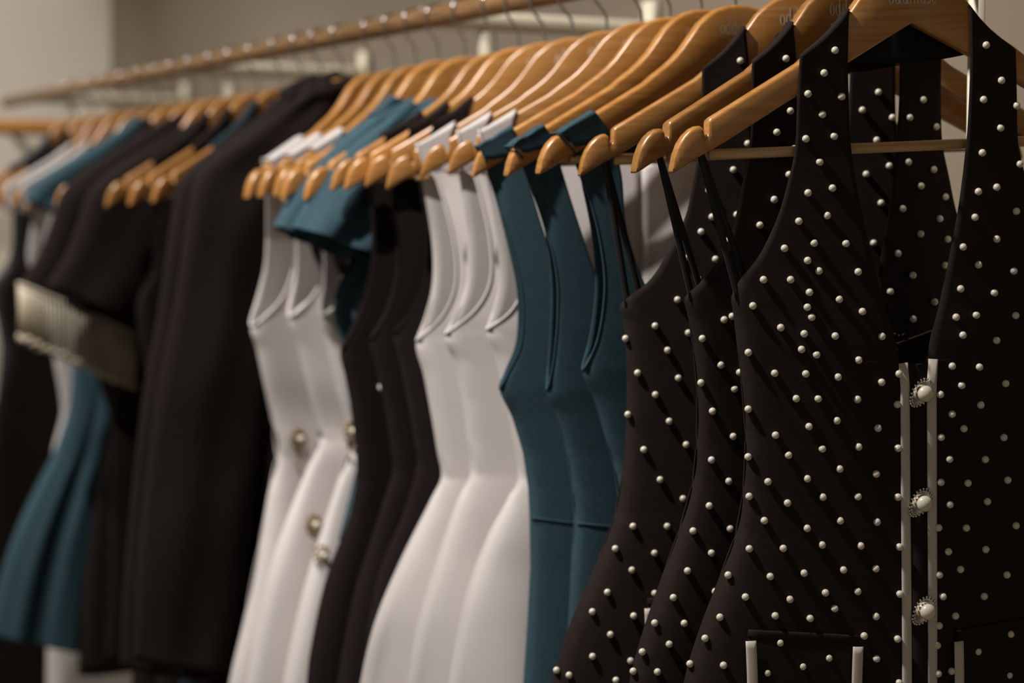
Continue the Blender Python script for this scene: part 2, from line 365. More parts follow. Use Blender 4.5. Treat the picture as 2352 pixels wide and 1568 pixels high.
# ---------------------------------------------------------------- garments
class Garment:
    """rows: (outer px, outer py, inner...) down one side of the garment, traced on the hanging plane; the other side mirrors it."""
    def __init__(s, F, rows, under, dprof, tilt=R(2.8), fold=None, pw=2.3, nseg=7, ncol=16, topd=.0098, zshift=0.0):
        s.F = F; s.dp = dprof; s.fold = fold or (lambda x, y, sd: 0.0); s.pw = pw; s.tilt = tilt; s.topd = topd; s.ncol = ncol; s.nseg = nseg; s.zs = zshift
        o0 = [F.loc(r[0], r[1]) for r in rows]
        s.under = under; s.wu = abs(o0[under][0]); s.yu = o0[under][1]
        s.wt = sorted([(p[1], abs(p[0])) for p in o0[under:]]); s.ytop = None
        outs, ins = [], []
        for i, r in enumerate(rows):
            x, y = F.loc(r[0], r[1], topd if i == 0 else 0)
            if i == 0: y = s.F.arm(x) + .0012; o = (x, y)
            elif i < under:
                for _ in range(4): x, y = F.loc(r[0], r[1], s.z(x, y))
                o = (x, y)
            else: o = (x, y)
            outs.append(o)
            if len(r) == 3: xi, yi = r[2], o[1]
            elif r[2] is None: xi, yi = 0.0, (F.loc(r[0], r[3], .02)[1])
            else:
                xi, yi = F.loc(r[2], r[3], topd if i == 0 else 0)
                for _ in range(4 if i else 0): xi, yi = F.loc(r[2], r[3], s.z(xi, yi))
            if i == 0: yi = s.F.arm(xi) + .0012
            ins.append((xi, yi))
        s.outs, s.ins = outs, ins
        s.y0 = max(outs[0][1], ins[0][1])
    def w(s, y): return s.wu if y >= s.yu else lerp_tab(s.wt, y)
    def z(s, x, y):
        w = s.w(y); t = min(1, abs(x) / w); d = lerp_tab(s.dp, y)
        return s.zs + d * max(0, 1 - t ** s.pw) ** (1 / s.pw)
    def sheet(s, acc, side=1, outs=None, ins=None, top=True, mirror=(-1, 1), grow=0.0):
        outs = outs or s.outs; ins = ins or s.ins
        C = crom([o + i for o, i in zip(outs, ins)], s.nseg, (1, 2, 3)); n = len(C)
        for mx in mirror:
            vs, fs = [], []; m = s.ncol
            rows = []
            if top: rows.append(('cap', C[0]))
            rows += [('r', c) for c in C]
            for ri, (kind, c) in enumerate(rows):
                for j in range(m + 1):
                    u = j / m; u = .5 - .5 * math.cos(math.pi * u) if False else u
                    x = c[0] + (c[2] - c[0]) * u; y = c[1] + (c[3] - c[1]) * u
                    if top:
                        y0 = C[0][1] + (C[0][3] - C[0][1]) * u
                        if ri <= 1: y = s.F.arm(x) + (.0022 if kind == 'cap' else .0004)
                        else: y += (s.F.arm(x) + .0004 - y0) * (1 - sstep((ri - 1) / (2.5 * s.nseg)))
                    z = s.z(x, y)
                    if top:
                        q = sstep((ri - 1) / (s.nseg * 1.5)); z = s.topd + (max(z, 0.0005) - s.topd) * q
                        if kind == 'cap': z = 0
                        if kind == 'r' and ri <= s.nseg + 1: z = max(z, TH / 2 + .0018)
                    z += s.fold(x, y, side) * (1 if not top else sstep((ri - 2) / 8)) * (1 - u * 0 ) * min(1, (s.w(y) - abs(x)) / .01 if abs(x) < s.w(y) else 0)
                    if kind != 'cap': z += grow
                    X = x + (.0035 * (1 - u) if kind == 'cap' else 0)
                    if mx == 1:
                        X = -X; k = max(0, min(1, 1 - (-y - .1) / .45)); y = y + 2 * s.tilt * abs(x) * k
                    vs.append(loc3(X, y, z * side))
            k = len(rows)
            for i in range(k - 1):
                for j in range(m):
                    a = i * (m + 1) + j; fs.append((a, a + 1, a + m + 2, a + m + 1))
            acc.add((vs, fs))
        return acc
    def surf(s, x, y, off=0.0):      # point on the front, in the parent's coordinates
        xm = -abs(x); z = s.z(xm, y) + s.fold(xm, y, 1) * min(1, max(0, (s.w(y) - abs(x)) / .01))
        return loc3(x, y, z + off)
    def px(s, px, py):
        x, y = s.F.loc(px, py)
        for _ in range(6):
            xx = max(-s.w(y), min(s.w(y), x)); x, y = s.F.loc(px, py, s.z(xx, y))
        return x, y
def scooped(g, amt):
    n = g.under; o = list(g.outs)
    for i in range(1, n): o[i] = (o[i][0] + amt * math.sin(math.pi * (i / n) ** 1.5) ** .8, o[i][1])
    return o
def strip(g, pts, width, off=.0014, end_taper=False, normal_off=None):
    """ribbon of cloth lying on garment g along local points"""
    vs, fs = [], []; k = len(pts)
    for i, (x, y) in enumerate(pts):
        a = pts[max(0, i - 1)]; b = pts[min(k - 1, i + 1)]; tx, ty = b[0] - a[0], b[1] - a[1]; L = math.hypot(tx, ty) or 1
        nx, ny = -ty / L, tx / L
        for q in (-.5, -.25, 0, .25, .5):
            p = g.surf(x + nx * width * q, y + ny * width * q, off + (.0006 if abs(q) < .4 else 0)); vs.append(p)
    for i in range(k - 1):
        for q in range(4): fs.append((i * 5 + q, i * 5 + q + 1, i * 5 + q + 6, i * 5 + q + 5))
    return vs, fs
def garment_root(name, F): return empty(name, F.O, F.yaw)
def piping(g, root, mat, rad=.0011, scoop=0):
    C = crom([o for o in g.outs[:g.under + 1]], g.nseg); CF_ = crom(scooped(g, scoop)[:g.under + 1], g.nseg) if scoop else C
    for mx in (-1, 1):
        halves = []
        for src in (CF_, C):
          half = []; halves.append(half)
          for i, (x, y) in enumerate(src):
            z = g.z(x, y); q = sstep(i / (g.nseg * 1.5)); z = g.topd + (max(z, .0005) - g.topd) * q
            z = max(z, TH / 2 + .0018) if i <= g.nseg else z
            X, Y = (x, y) if mx == -1 else (-x, y + 2 * g.tilt * abs(x) * max(0, min(1, 1 - (-y - .1) / .45)))
            half.append((X, Y, z))
        pts = [loc3(*p) for p in halves[0]] + [loc3(p[0], p[1], -p[2]) for p in halves[1][::-1][1:]]
        v = tube(pts, rad, 6, closed=True); mesh_obj('armhole_piping', v[0], v[1], mat, root)
def tube_panel(F, rows, depth, n=6, m=22, fold=None, zc=0.0, capped=False, mir=False):
    """flattened tube between two traced edges (a sleeve): rows (x1,y1,x2,y2) in picture coordinates"""
    C = crom([F.loc(r[0], r[1], zc) + F.loc(r[2], r[3], zc) for r in rows], n); vs, fs = [], []; k = len(C)
    for i, c in enumerate(C):
        v = i / (k - 1); d = depth(v) if callable(depth) else depth
        for j in range(m):
            an = 2 * math.pi * j / m; t = .5 - .5 * math.cos(an)
            x = c[0] + (c[2] - c[0]) * t; y = c[1] + (c[3] - c[1]) * t; sn = math.sin(an)
            z = zc + d * math.copysign(abs(sn) ** .8, sn)
            if fold: z += fold(t, v) * sn
            vs.append(loc3(x, y, z))
    for i in range(k - 1):
        for j in range(m): fs.append((i * m + j, i * m + (j + 1) % m, (i + 1) * m + (j + 1) % m, (i + 1) * m + j))
    return vs, fs

# ================================================================ vests with pearls
VD = [(-1.0, .034), (-.75, .032), (-.50, .025), (-.36, .024), (-.28, .019), (-.20, .0125), (-.08, .011)]
def vest(F, tilt, rows, under, pearls, label, tiltfold, cap=None):
    g = Garment(F, rows, under, VD, tilt=tilt, pw=2.15, fold=tiltfold)
    root = garment_root('halter_waistcoat', F); tag(root, label, 'waistcoat', 'pearl dotted halter waistcoats')
    a = Acc(); g.sheet(a, 1); mesh_obj('front_panel', a.v, a.f, M['black'], root, solid=.0014)
    # low back, hanging from the side seams
    a = Acc(); ins = []
    bo = g.outs[under:]; yb = g.yu - .045
    bi = [(0.0, yb - .0 + (o[1] - bo[0][1]) * 1.0) for o in bo]
    g.sheet(a, -1, outs=bo, ins=bi, top=False); mesh_obj('back_panel', a.v, a.f, M['black'], root, solid=.0014)
    # gathered neck band behind the hanger
    vs, fs = [], []; nx, ny = 40, 10
    for j in range(ny + 1):
        v = j / ny
        for i in range(nx + 1):
            x = -.064 + .128 * i / nx
            yt = WT + F.dz - .020 - .42 * abs(x); yb = WT + F.dz - .0790 + 1.4 * x * x + tilt * x
            y = yt + (yb - yt) * v
            z = -.0095 + .0022 * math.sin(70 * x * (1 + .6 * v) + 1.2) * math.exp(-(x / .035) ** 2) + .0012 * math.sin(190 * x + 60 * y) * math.exp(-(x / .03) ** 2)
            vs.append(loc3(x, y, min(z, -.0085)))
    for j in range(ny):
        for i in range(nx):
            q = j * (nx + 1) + i; fs.append((q, q + 1, q + nx + 2, q + nx + 1))
    mesh_obj('neck_band', vs, fs, M['lining'], root, solid=.0014, off=0)
    # ivory trims beside the buttons
    ytop = g.ins[-1][1]
    yc = None
    for i, r in enumerate(rows):
        if len(r) == 4 and r[2] is None: yc = g.ins[i][1]; break
    for sx in (-1, 1):
        pts = [(BUT[0][0] + (BUT[2][0] - BUT[0][0]) * k / 14 - .003 + sx * .0122 + (.0016 * sx if k == 0 else 0), yc + .001 - k * .02 + (.003 if sx > 0 and k == 0 else 0)) for k in range(28) if yc - k * .02 > g.outs[-1][1] + .004]
        v = strip(g, pts, .0086); mesh_obj('ivory_trim', v[0], v[1], M['trim'], root, solid=.0008, off=0)
    # hook and eye clasp inside the back
    a = Acc(); yq = g.yu - .036
    for k in range(7): a.add(ball(loc3(-.012 + .004 * k, yq + .001 * math.sin(k * 2.1), -g.z(0, yq) + .003), .0017, 8, 6))
    a.add(tube([loc3(-.016 + .004 * k, yq - .004 + .0008 * math.sin(k), -g.z(0, yq) + .003) for k in range(9)], .0010, 6))
    mesh_obj('back_clasp', a.v, a.f, M['lining'], root)
    # jewelled buttons
    for (bx, by) in BUT:
        o = g.surf(bx, by, .004); a = Acc(); nb = 22
        for k in range(nb):
            an = 2 * math.pi * k / nb; ca, sa = math.cos(an), math.sin(an)
            rx, ry = .0134, .0086 + .0018 * ca
            X = rx * ca; Y = ry * sa; c, s_ = math.cos(R(52)), math.sin(R(52))
            a.add(ball((o[0] - .0008 + X * c - Y * s_, o[1] + .0006, o[2] + X * s_ + Y * c), .00115, 8, 6))
            X *= .86; Y *= .84
            a.add(ball((o[0] - .0008 + X * c - Y * s_, o[1] - .0004, o[2] + X * s_ + Y * c), .0008, 6, 5))
        vs = [(o[0] - .0008, o[1] + .001, o[2])]
        for k in range(24):
            an = 2 * math.pi * k / 24; X, Y = .0120 * math.cos(an), (.0078 + .0016 * math.cos(an)) * math.sin(an); c, s_ = math.cos(R(52)), math.sin(R(52))
            vs.append((o[0] - .0008 + X * c - Y * s_, o[1] + .0006, o[2] + X * s_ + Y * c))
        a.add((vs, [(0, 1 + k, 1 + (k + 1) % 24) for k in range(24)]))
        b = mesh_obj('jewelled_button', a.v, a.f, M['crystal'], root); b['label'] = 'teardrop rhinestone button with a pearl centre'
        v = ball((0, 0, 0), .0070, 20, 14, .8); c = mesh_obj('button_pearl', v[0], v[1], M['pearl'], b); c.location = (o[0] + .0016, o[1] - .0030, o[2] - .0002)
    # pocket flaps
    for sx in (-1, 1):
        fx = lambda t: -.004 + sx * (.0455 + .0975 * t)            # from the inner end to the outer end
        pts = [(fx(k / 10), PKT - .0035 + .0085 * (k / 10)) for k in range(11)]
        v = strip(g, pts, .0062, .0022); mesh_obj('pocket_welt', v[0], v[1], M['black'], root, solid=.0016, off=0)
        vs, fs = [], []
        for j in range(9):
            for i in range(13):
                t = i / 12; e = max(0, abs(t - .5) - .36) / .14; dep = .062 - .016 * e * e
                y = PKT - .0035 + .0085 * t - .002 - dep * j / 8
                tt = .5 + (t - .5) * (1 - .05 * (j / 8) ** 3); vs.append(g.surf(fx(tt), y, .0022 + .0012 * math.sin(j / 8 * math.pi / 2)))
        for j in range(8):
            for i in range(12): q = j * 13 + i; fs.append((q, q + 1, q + 14, q + 13))
        fl = mesh_obj('pocket_flap', vs, fs, M['black'], root, solid=.001, off=0)
        edge = []
        for k in range(8): edge.append((fx(.012 + .010 * math.sin(k / 7 * 1.6)), PKT - .0035 - .006 - .044 * k / 7))
        for k in range(1, 12): edge.append((fx(.03 + .94 * k / 12), PKT - .056 - .008 * math.sin(math.pi * k / 12)))
        for k in range(8): edge.append((fx(.985 - .008 * math.sin((7 - k) / 7 * 1.6)), PKT + .005 - .006 - .044 * (7 - k) / 7))
        v = strip(g, edge, .0090, .0048); mesh_obj('flap_trim', v[0], v[1], M['trim'], fl, solid=.0008, off=0)
    # narrow hanging loops from the hanger's notches down to the underarm
    for sx in (-1, 1):
        for zz, xe in ((.004, .006), (-.005, .022)):
            p0 = (sx * .1915 * F.sc, F.arm(sx * .1915) - .0085, zz * .3); p1 = (sx * (g.wu - xe), g.yu - .004, zz * 1.1)
            P = [tuple(a_ + (b_ - a_) * k / 16 for a_, b_ in zip(p0, p1)) for k in range(17)]; vs, fs = [], []
            for k, p in enumerate(P):
                wdt = .0030
                vs += [loc3(p[0] - wdt, p[1], p[2]), loc3(p[0] + wdt, p[1], p[2] + .0008)]
            fs = [(2 * k, 2 * k + 1, 2 * k + 3, 2 * k + 2) for k in range(len(P) - 1)]
            mesh_obj('hanging_loop', vs, fs, M['ribbon'], root, solid=.0008, off=0)
    # sewn-on pearls
    loc = [g.px(px, py) for px, py in pearls]
    if cap is None: cap = 100
    rr = .00325
    bv = ball((0, 0, 0), rr, 16, 11); bme = None; extra = Acc(); cnt = 0
    order = sorted(range(len(loc)), key=lambda i: -pearls[i][0] * .0 + abs(pearls[i][1] - 700))
    far = []
    yy = -.80
    for i in order:
        x, y = loc[i]; p = g.surf(max(-g.w(y), min(g.w(y), x)), y, rr * .62)
        if cnt < cap:
            if bme is None: o = mesh_obj('pearl_bead', bv[0], bv[1], M['pearl'], root); bme = o.data
            else: o = bpy.data.objects.new('pearl_bead', bme); COL.objects.link(o); o.parent = root
            o.location = p
        else: extra.add(ball(p, rr, 14, 9))
        cnt += 1
    if extra.v: o = mesh_obj('pearl_scatter', extra.v, extra.f, M['pearl'], root); o['kind'] = 'stuff'
    return g, root

HX = {}
def H(key, cx, topy, tipx=None, tipy=None, tilt=2.8):
    F = solve_frame(cx, topy, tipx, tipy, R(tilt)); HX[key] = (F, R(tilt))
for a in (('A', 2085, -70, 1540, 397, 2.8), ('B', 1943, -38, 1455, 397, 2.8), ('C', 1835, -14, 1330, 404, 2.4), ('D', 1690, 12, 1235, 400, 1.8), ('E', 1612, 22, 1162, 405, 1.8), ('F', 1541, 39, 1085, 407, 1.8),
          ('G', 1474, 51, 1023, 402, 1.5), ('H', 1394, 71, 947, 408, 1.5), ('I', 1317, 86, 879, 436, 2.4), ('J', 1252, 97, 827, 431, 2.2), ('K', 1193, 109, 792, 437, 2.2), ('L', 1140, 121, 761, 438, 2.2),
          ('N', 1070, 131), ('O', 1009, 139), ('P', 956, 150, 632, 452), ('Q', 908, 160, 596, 454), ('R', 859, 168, 565, 456), ('S', 790, 179), ('T', 740, 187), ('U', 695, 194, 410, 452, 2), ('V', 647, 202, 350, 466, 2), ('W', 592, 212, 297, 472, 2),
          ('X', 545, 219), ('Y', 500, 225), ('Z', 454, 232), ('a', 410, 239), ('b', 372, 245), ('c', 335, 250), ('d', 296, 255), ('e', 255, 261), ('f', 215, 267), ('g', 172, 273)):
    H(*a)

BUT = []; PKT = 0
FA = HX['A'][0]
g0 = Garment(FA, [(1838, 150, 1950, 40), (1832, 230, 1948, 140), (1679, 682, None, 842), (1545, 1750, None, 1760)], 2, VD, pw=2.15)
for p in ((2114, 902), (2110, 1153), (2117, 1400)): BUT.append(g0.px(*p))
PKT = g0.px(1850, 1462)[1]
vf = lambda x, y, sd: (.0022 * math.sin(38 * (x + .02) + 9 * y) * sstep((-.28 - y) / .12) + .0018 * math.exp(-((x + .155 + (y + .34) * .35) / .012) ** 2) * math.exp(-((y + .36) / .07) ** 2)) if sd > 0 else 0.0
PA = [(2263,104),(1916,116),(1891,168),(2298,185),(1854,216),(1931,222),(2257,229),(2333,243),(1887,263),(2296,294),(1914,313),(1849,319),(2254,351),(1881,372),(2340,377),(2287,430),(1910,432),(2245,440),(1854,443),(2332,485),(1898,495),(2237,499),(1833,508),(2287,549),(1868,558),(1941,559),(2210,567),(1800,570),(1853,598),(2245,608),(1879,622),(2326,622),(1969,624),(1752,642),(1814,642),(2204,663),(1857,671),(2281,672),(1925,687),(1728,702),(1852,705),(1978,715),(2239,723),(2330,724),(1862,728),(2193,728),(1792,752),(1845,766),(2208,769),(1915,771),(2023,772),(2285,781),(1839,802),(1717,809),(1873,814),(1968,826),(2183,840),(2245,842),(1779,857),(1849,858),(2062,858),(1921,865),(2021,877),(2307,880),(2204,884),(2156,905),(1828,915),(1877,915),(1965,916),(2058,928),(2248,929),(1717,939),(2182,950),(1919,965),(1857,979),(2012,982),(2209,983),(1781,999),(2157,1003),(2304,1004),(1968,1025),(2059,1028),(1887,1030),(1811,1045),(1713,1047),(2176,1053),(2260,1054),(1926,1076),(2008,1087),(1854,1099),(2314,1102),(1764,1106),(2156,1106),(2219,1108),(1719,1139),(1967,1139),(2058,1140),(1889,1141),(2266,1151),(1809,1155),(2177,1157),(1755,1195),(1928,1195),(2010,1197),(2334,1207),(2151,1210),(2216,1211),(1854,1213),(1888,1251),(1974,1252),(2061,1254),(1719,1259),(1799,1259),(2263,1261),(2174,1265),(2008,1304),(2203,1306),(1936,1308),(1847,1316),(2153,1318),(1670,1319),(2313,1320),(1768,1323),(1968,1357),(1896,1361),(2062,1362),(2162,1368),(1709,1369),(2260,1369),(1814,1376),(1917,1397),(1779,1413),(2192,1413),(2009,1414),(1650,1415),(1861,1420),(2153,1435),(2321,1456),(1983,1459),(1617,1464),(2057,1465),(1790,1475),(2149,1480),(2246,1496),(1904,1511),(2011,1511),(1581,1523),(1658,1525),(1843,1530),(2184,1540),(1759,1543),(2152,1545),(2317,1550),(2061,1566)]
PB = [(1803,135),(2118,229),(1813,255),(2087,270),(2148,291),(1782,304),(2122,330),(1822,342),(2084,372),(2142,389),(1810,401),(2113,427),(2169,452),(1776,458),(1776,459),(2071,479),(2156,502),(1743,517),(2112,537),(2174,549),(2060,582),(2168,609),(2094,632),(2042,669),(2143,693),(1680,726),(2093,732),(1662,734),(1611,777),(1655,838),(1698,855),(1605,878),(1687,893),(1636,944),(1684,1002),(1634,1056),(1674,1105),(1628,1161),(1677,1214),(1677,1214),(1589,1218),(1632,1269),(1575,1309),(1640,1357),(1542,1370),(1501,1429),(1567,1429),(1533,1477),(1472,1495),(1451,1540),(1507,1541)]
PC = [(1699,140),(2016,212),(1979,253),(2048,270),(2012,322),(1716,330),(2041,381),(1683,390),(1988,400),(1627,437),(2022,466),(1691,493),(1634,498),(1609,532),(1667,554),(2005,558),(1572,593),(1642,595),(1602,641),(1555,688),(1504,748),(1580,764),(1429,777),(1533,804),(1464,856),(1558,868),(1505,906),(1441,951),(1537,967),(1576,1021),(1478,1032),(1516,1101),(1569,1145),(1452,1207),(1532,1208),(1411,1258),(1502,1269),(1449,1307),(1393,1358),(1502,1361),(1359,1403),(1453,1412),(1400,1455),(1360,1506),(1446,1515),(1266,1538),(1307,1550),(1413,1560)]

VA = [(1838, 150, 1950, 40), (1832, 230, 1948, 140), (1827, 340, 1950, 250), (1810, 420, 1956, 350), (1786, 500, 1978, 480), (1745, 585, 2006, 600), (1700, 642, 2034, 710), (1679, 682, 2054, 775),
      (1686, 730, 2066, 832), (1692, 790, 2086, 839), (1700, 850, None, 842), (1712, 1000, None, 1000), (1706, 1130, None, 1130), (1688, 1230, None, 1230), (1650, 1330, None, 1330), (1604, 1450, None, 1450), (1570, 1568, None, 1568), (1540, 1750, None, 1750)]
gA, rA = vest(FA, HX['A'][1], VA, 7, PA, 'foremost black halter waistcoat dotted with pearls, three jewelled buttons down its front', vf)
VB = [(1728, 162, 1822, 52), (1727, 235, 1830, 150), (1722, 335, 1832, 255), (1706, 420, 1840, 350), (1690, 500, 1858, 470), (1662, 580, 1885, 580), (1612, 645, 1910, 680), (1572, 683, 1930, 745),
      (1582, 735, 1945, 800), (1592, 800, None, 806), (1601, 900, None, 900), (1600, 1020, None, 1020), (1590, 1110, None, 1110), (1560, 1215, None, 1215), (1512, 1345, None, 1345), (1473, 1460, None, 1460), (1445, 1568, None, 1568), (1420, 1740, None, 1740)]
gB, rB = vest(HX['B'][0], HX['B'][1], VB, 7, PB, 'black halter waistcoat dotted with pearls, second on the rail, just behind the front one', vf)
VC = [(1613, 178, 1712, 68), (1612, 245, 1720, 150), (1606, 340, 1724, 255), (1590, 430, 1732, 350), (1575, 495, 1750, 470), (1545, 560, 1776, 580), (1495, 640, 1800, 660), (1426, 696, 1818, 730),
      (1432, 740, 1832, 790), (1438, 800, None, 798), (1440, 900, None, 900), (1437, 1000, None, 1000), (1428, 1090, None, 1090), (1412, 1180, None, 1180), (1372, 1285, None, 1285), (1310, 1430, None, 1430), (1268, 1568, None, 1568), (1235, 1730, None, 1730)]
gC, rC = vest(HX['C'][0], HX['C'][1], VC, 7, PC, 'black halter waistcoat dotted with pearls, third on the rail, beside the teal sleeveless dresses', vf)

# ================================================================ sleeveless dresses
def dress(key, name, label, cat, grp, rows, under, mat, dprof, fold=None, pw=2.2, pipe=False, scoop=0, nseg=6, piece='dress_body'):
    F, tilt = HX[key]
    g = Garment(F, rows, under, dprof, tilt=tilt, fold=fold, pw=pw, nseg=nseg)
    root = garment_root(name, F); tag(root, label, cat, grp)
    a = Acc(); g.sheet(a, 1, outs=scooped(g, scoop) if scoop else None); g.sheet(a, -1); mesh_obj(piece, a.v, a.f, M[mat], root, solid=.0013)
    if pipe: piping(g, root, M[mat], scoop=scoop, rad=.0015 if scoop else .0011)
    return g, root
SD = [(-1.1, .040), (-.80, .030), (-.62, .024), (-.45, .022), (-.36, .021), (-.26, .016), (-.17, .011), (-.10, .0105)]
def tfold(x, y, sd): return .0035 * math.sin(26 * x + 7 * y + sd) * sstep((-.40 - y) / .15) + .002 * math.sin(60 * x + 3) * sstep((-.6 - y) / .2)
TEAL = {
 'D': ([(1284, 314, 1366, 272), (1312, 352, 1403, 330), (1338, 417, 1428, 405), (1371, 518, 1438, 518), (1388, 625, 1470, 625), (1386, 705, 1512, 705), (1371, 785, 1575, 785), (1338, 850, 0.0),
        (1365, 919, 0.0), (1391, 1006, 0.0), (1411, 1073, 0.0), (1421, 1150, 0.0), (1418, 1230, 0.0), (1398, 1330, 0.0), (1380, 1450, 0.0), (1365, 1568, 0.0), (1350, 1740, 0.0)], 7),
 'E': ([(1177, 342, 1250, 305), (1192, 362, 1272, 345), (1211, 404, 1294, 404), (1251, 518, 1331, 518), (1278, 625, 1369, 630), (1281, 718, 1410, 718), (1273, 819, 1480, 819), (1256, 896, 0.0),
        (1278, 953, 0.0), (1301, 1040, 0.0), (1314, 1120, 0.0), (1319, 1190, 0.0), (1312, 1300, 0.0), (1306, 1420, 0.0), (1298, 1568, 0.0), (1290, 1740, 0.0)], 7),
 'F': ([(1100, 347, 1177, 315), (1113, 372, 1196, 360), (1137, 444, 1222, 444), (1177, 571, 1262, 571), (1200, 678, 1298, 678), (1198, 785, 1350, 785), (1171, 850, 1410, 850), (1147, 892, 0.0),
        (1177, 960, 0.0), (1201, 1040, 0.0), (1213, 1120, 0.0), (1216, 1180, 0.0), (1218, 1300, 0.0), (1212, 1420, 0.0), (1202, 1568, 0.0), (1190, 1740, 0.0)], 7)}
TL = {'D': 'teal sleeveless dress hanging next to the pearl dotted waistcoats', 'E': 'teal sleeveless dress hanging between two other teal sleeveless dresses', 'F': 'teal sleeveless dress hanging next to the plain white dresses'}
for k, (rows, un) in TEAL.items():
    g, root = dress(k, 'sleeveless_dress', TL[k], 'dress', 'teal sleeveless dresses', rows, un, 'teal', SD, tfold, pipe=True)
    ys = g.F.loc(1218, 1180)[1] if k == 'F' else g.F.loc(1318, 1190)[1]
    a = Acc()
    for sd in (1, -1):
        pts = []
        for i in range(41):
            x = -g.w(ys) * .995 + 2 * g.w(ys) * .995 * i / 40; y = ys - .012 * math.cos(x * 9)
            z = g.z(-abs(x), y) + g.fold(-abs(x), y, sd) * min(1, max(0, (g.w(y) - abs(x)) / .01)); pts.append(loc3(x, y, (z + .0006) * sd))
        a.add(tube(pts, .0009, 6))
    mesh_obj('waist_seam', a.v, a.f, M['teal'], root)
WD = [(-1.1, .050), (-.80, .040), (-.62, .027), (-.45, .029), (-.36, .030), (-.26, .022), (-.17, .011), (-.10, .0105)]
def wfold(yw):
    def f(x, y, sd):
        q = sstep((yw - y) / .25)
        return .016 * q * math.sin(34 * (x) + 5.0 * (y - yw) + .8 * sd) + .0012 * math.sin(45 * x + 4)
    return f
WH = {
 'G': ([(1100, 322, 1185, 268), (1114, 384, -.135), (1121, 410, 0.0), (1146, 550, 0.0), (1152, 640, 0.0), (1138, 710, 0.0), (1118, 757, 0.0), (1138, 820, 0.0), (1160, 920, 0.0), (1178, 1010, 0.0), (1189, 1097, 0.0), (1163, 1150, 0.0), (1115, 1240, 0.0), (1065, 1380, 0.0), (1030, 1568, 0.0), (1005, 1740, 0.0)], 6, 'white sleeveless flared dress hanging next to the teal sleeveless dresses'),
 'H': ([(1051, 335, 1128, 268), (1056, 388, -.135), (1060, 414, 0.0), (1076, 540, 0.0), (1076, 640, 0.0), (1055, 710, 0.0), (1022, 768, 0.0), (1042, 830, 0.0), (1060, 920, 0.0), (1072, 1010, 0.0), (1079, 1088, 0.0), (1045, 1160, 0.0), (1000, 1290, 0.0), (962, 1420, 0.0), (935, 1568, 0.0), (912, 1740, 0.0)], 6, 'white sleeveless flared dress hanging between two other plain white dresses'),
 'I': ([(957, 345, 1045, 292), (966, 392, -.135), (972, 416, 0.0), (995, 550, 0.0), (997, 650, 0.0), (980, 725, 0.0), (957, 782, 0.0), (973, 860, 0.0), (990, 950, 0.0), (1004, 1035, 0.0), (1013, 1096, 0.0), (985, 1155, 0.0), (920, 1285, 0.0), (862, 1425, 0.0), (828, 1568, 0.0), (805, 1740, 0.0)], 6, 'white sleeveless flared dress hanging next to the black sleeveless dresses')}
for k, (rows, un, lab) in WH.items():
    yw = HX[k][0].loc(rows[un + 4][0], rows[un + 4][1])[1]
    dress(k, 'sleeveless_dress', lab, 'dress', 'plain white sleeveless dresses', rows, un, 'white', WD, wfold(yw), pipe=True, scoop=.024)
BD = [(-1.1, .034), (-.80, .026), (-.62, .020), (-.45, .020), (-.36, .018), (-.26, .014), (-.17, .0105), (-.10, .0105)]
BK = {
 'J': ([(1000, 320, 1085, 262), (975, 360, -.100), (965, 420, -.098), (984, 540, -.092), (975, 650, -.08), (945, 718, -.05), (904, 766, 0.0), (918, 830, 0.0), (938, 930, 0.0), (953, 1018, 0.0), (957, 1070, 0.0), (926, 1180, 0.0), (866, 1330, 0.0), (825, 1568, 0.0), (800, 1740, 0.0)], 6, 'black sleeveless dress hanging next to the plain white dresses'),
 'K': ([(945, 325, 1030, 272), (925, 370, -.110), (905, 450, -.105), (920, 560, -.098), (912, 660, -.08), (885, 730, -.05), (850, 781, 0.0), (865, 850, 0.0), (885, 940, 0.0), (898, 1033, 0.0), (901, 1085, 0.0), (868, 1190, 0.0), (812, 1369, 0.0), (775, 1568, 0.0), (755, 1740, 0.0)], 6, 'black sleeveless dress hanging between two other black sleeveless dresses'),
 'L': ([(890, 335, 970, 287), (870, 380, -.115), (860, 450, -.11), (868, 560, -.1), (855, 660, -.08), (822, 745, -.05), (783, 804, 0.0), (792, 860, 0.0), (804, 921, 0.0), (818, 1030, 0.0), (819, 1105, 0.0), (804, 1182, 0.0), (748, 1331, 0.0), (715, 1480, 0.0), (704, 1568, 0.0), (690, 1740, 0.0)], 6, 'black sleeveless dress hanging next to the teal puff sleeved blouses')}
for k, (rows, un, lab) in BK.items():
    g, root = dress(k, 'sleeveless_dress', lab, 'dress', 'black sleeveless dresses', rows, un, 'black2', BD, lambda x, y, sd: .004 * math.sin(30 * x + 8 * y + sd) * sstep((-.5 - y) / .2), pipe=True)
    if k == 'L':
        x, y = g.px(876, 889); p = g.surf(x, y, .002); v = ball(p, .0048, 14, 9); mesh_obj('pearl_bead', v[0], v[1], M['pearl'], root)

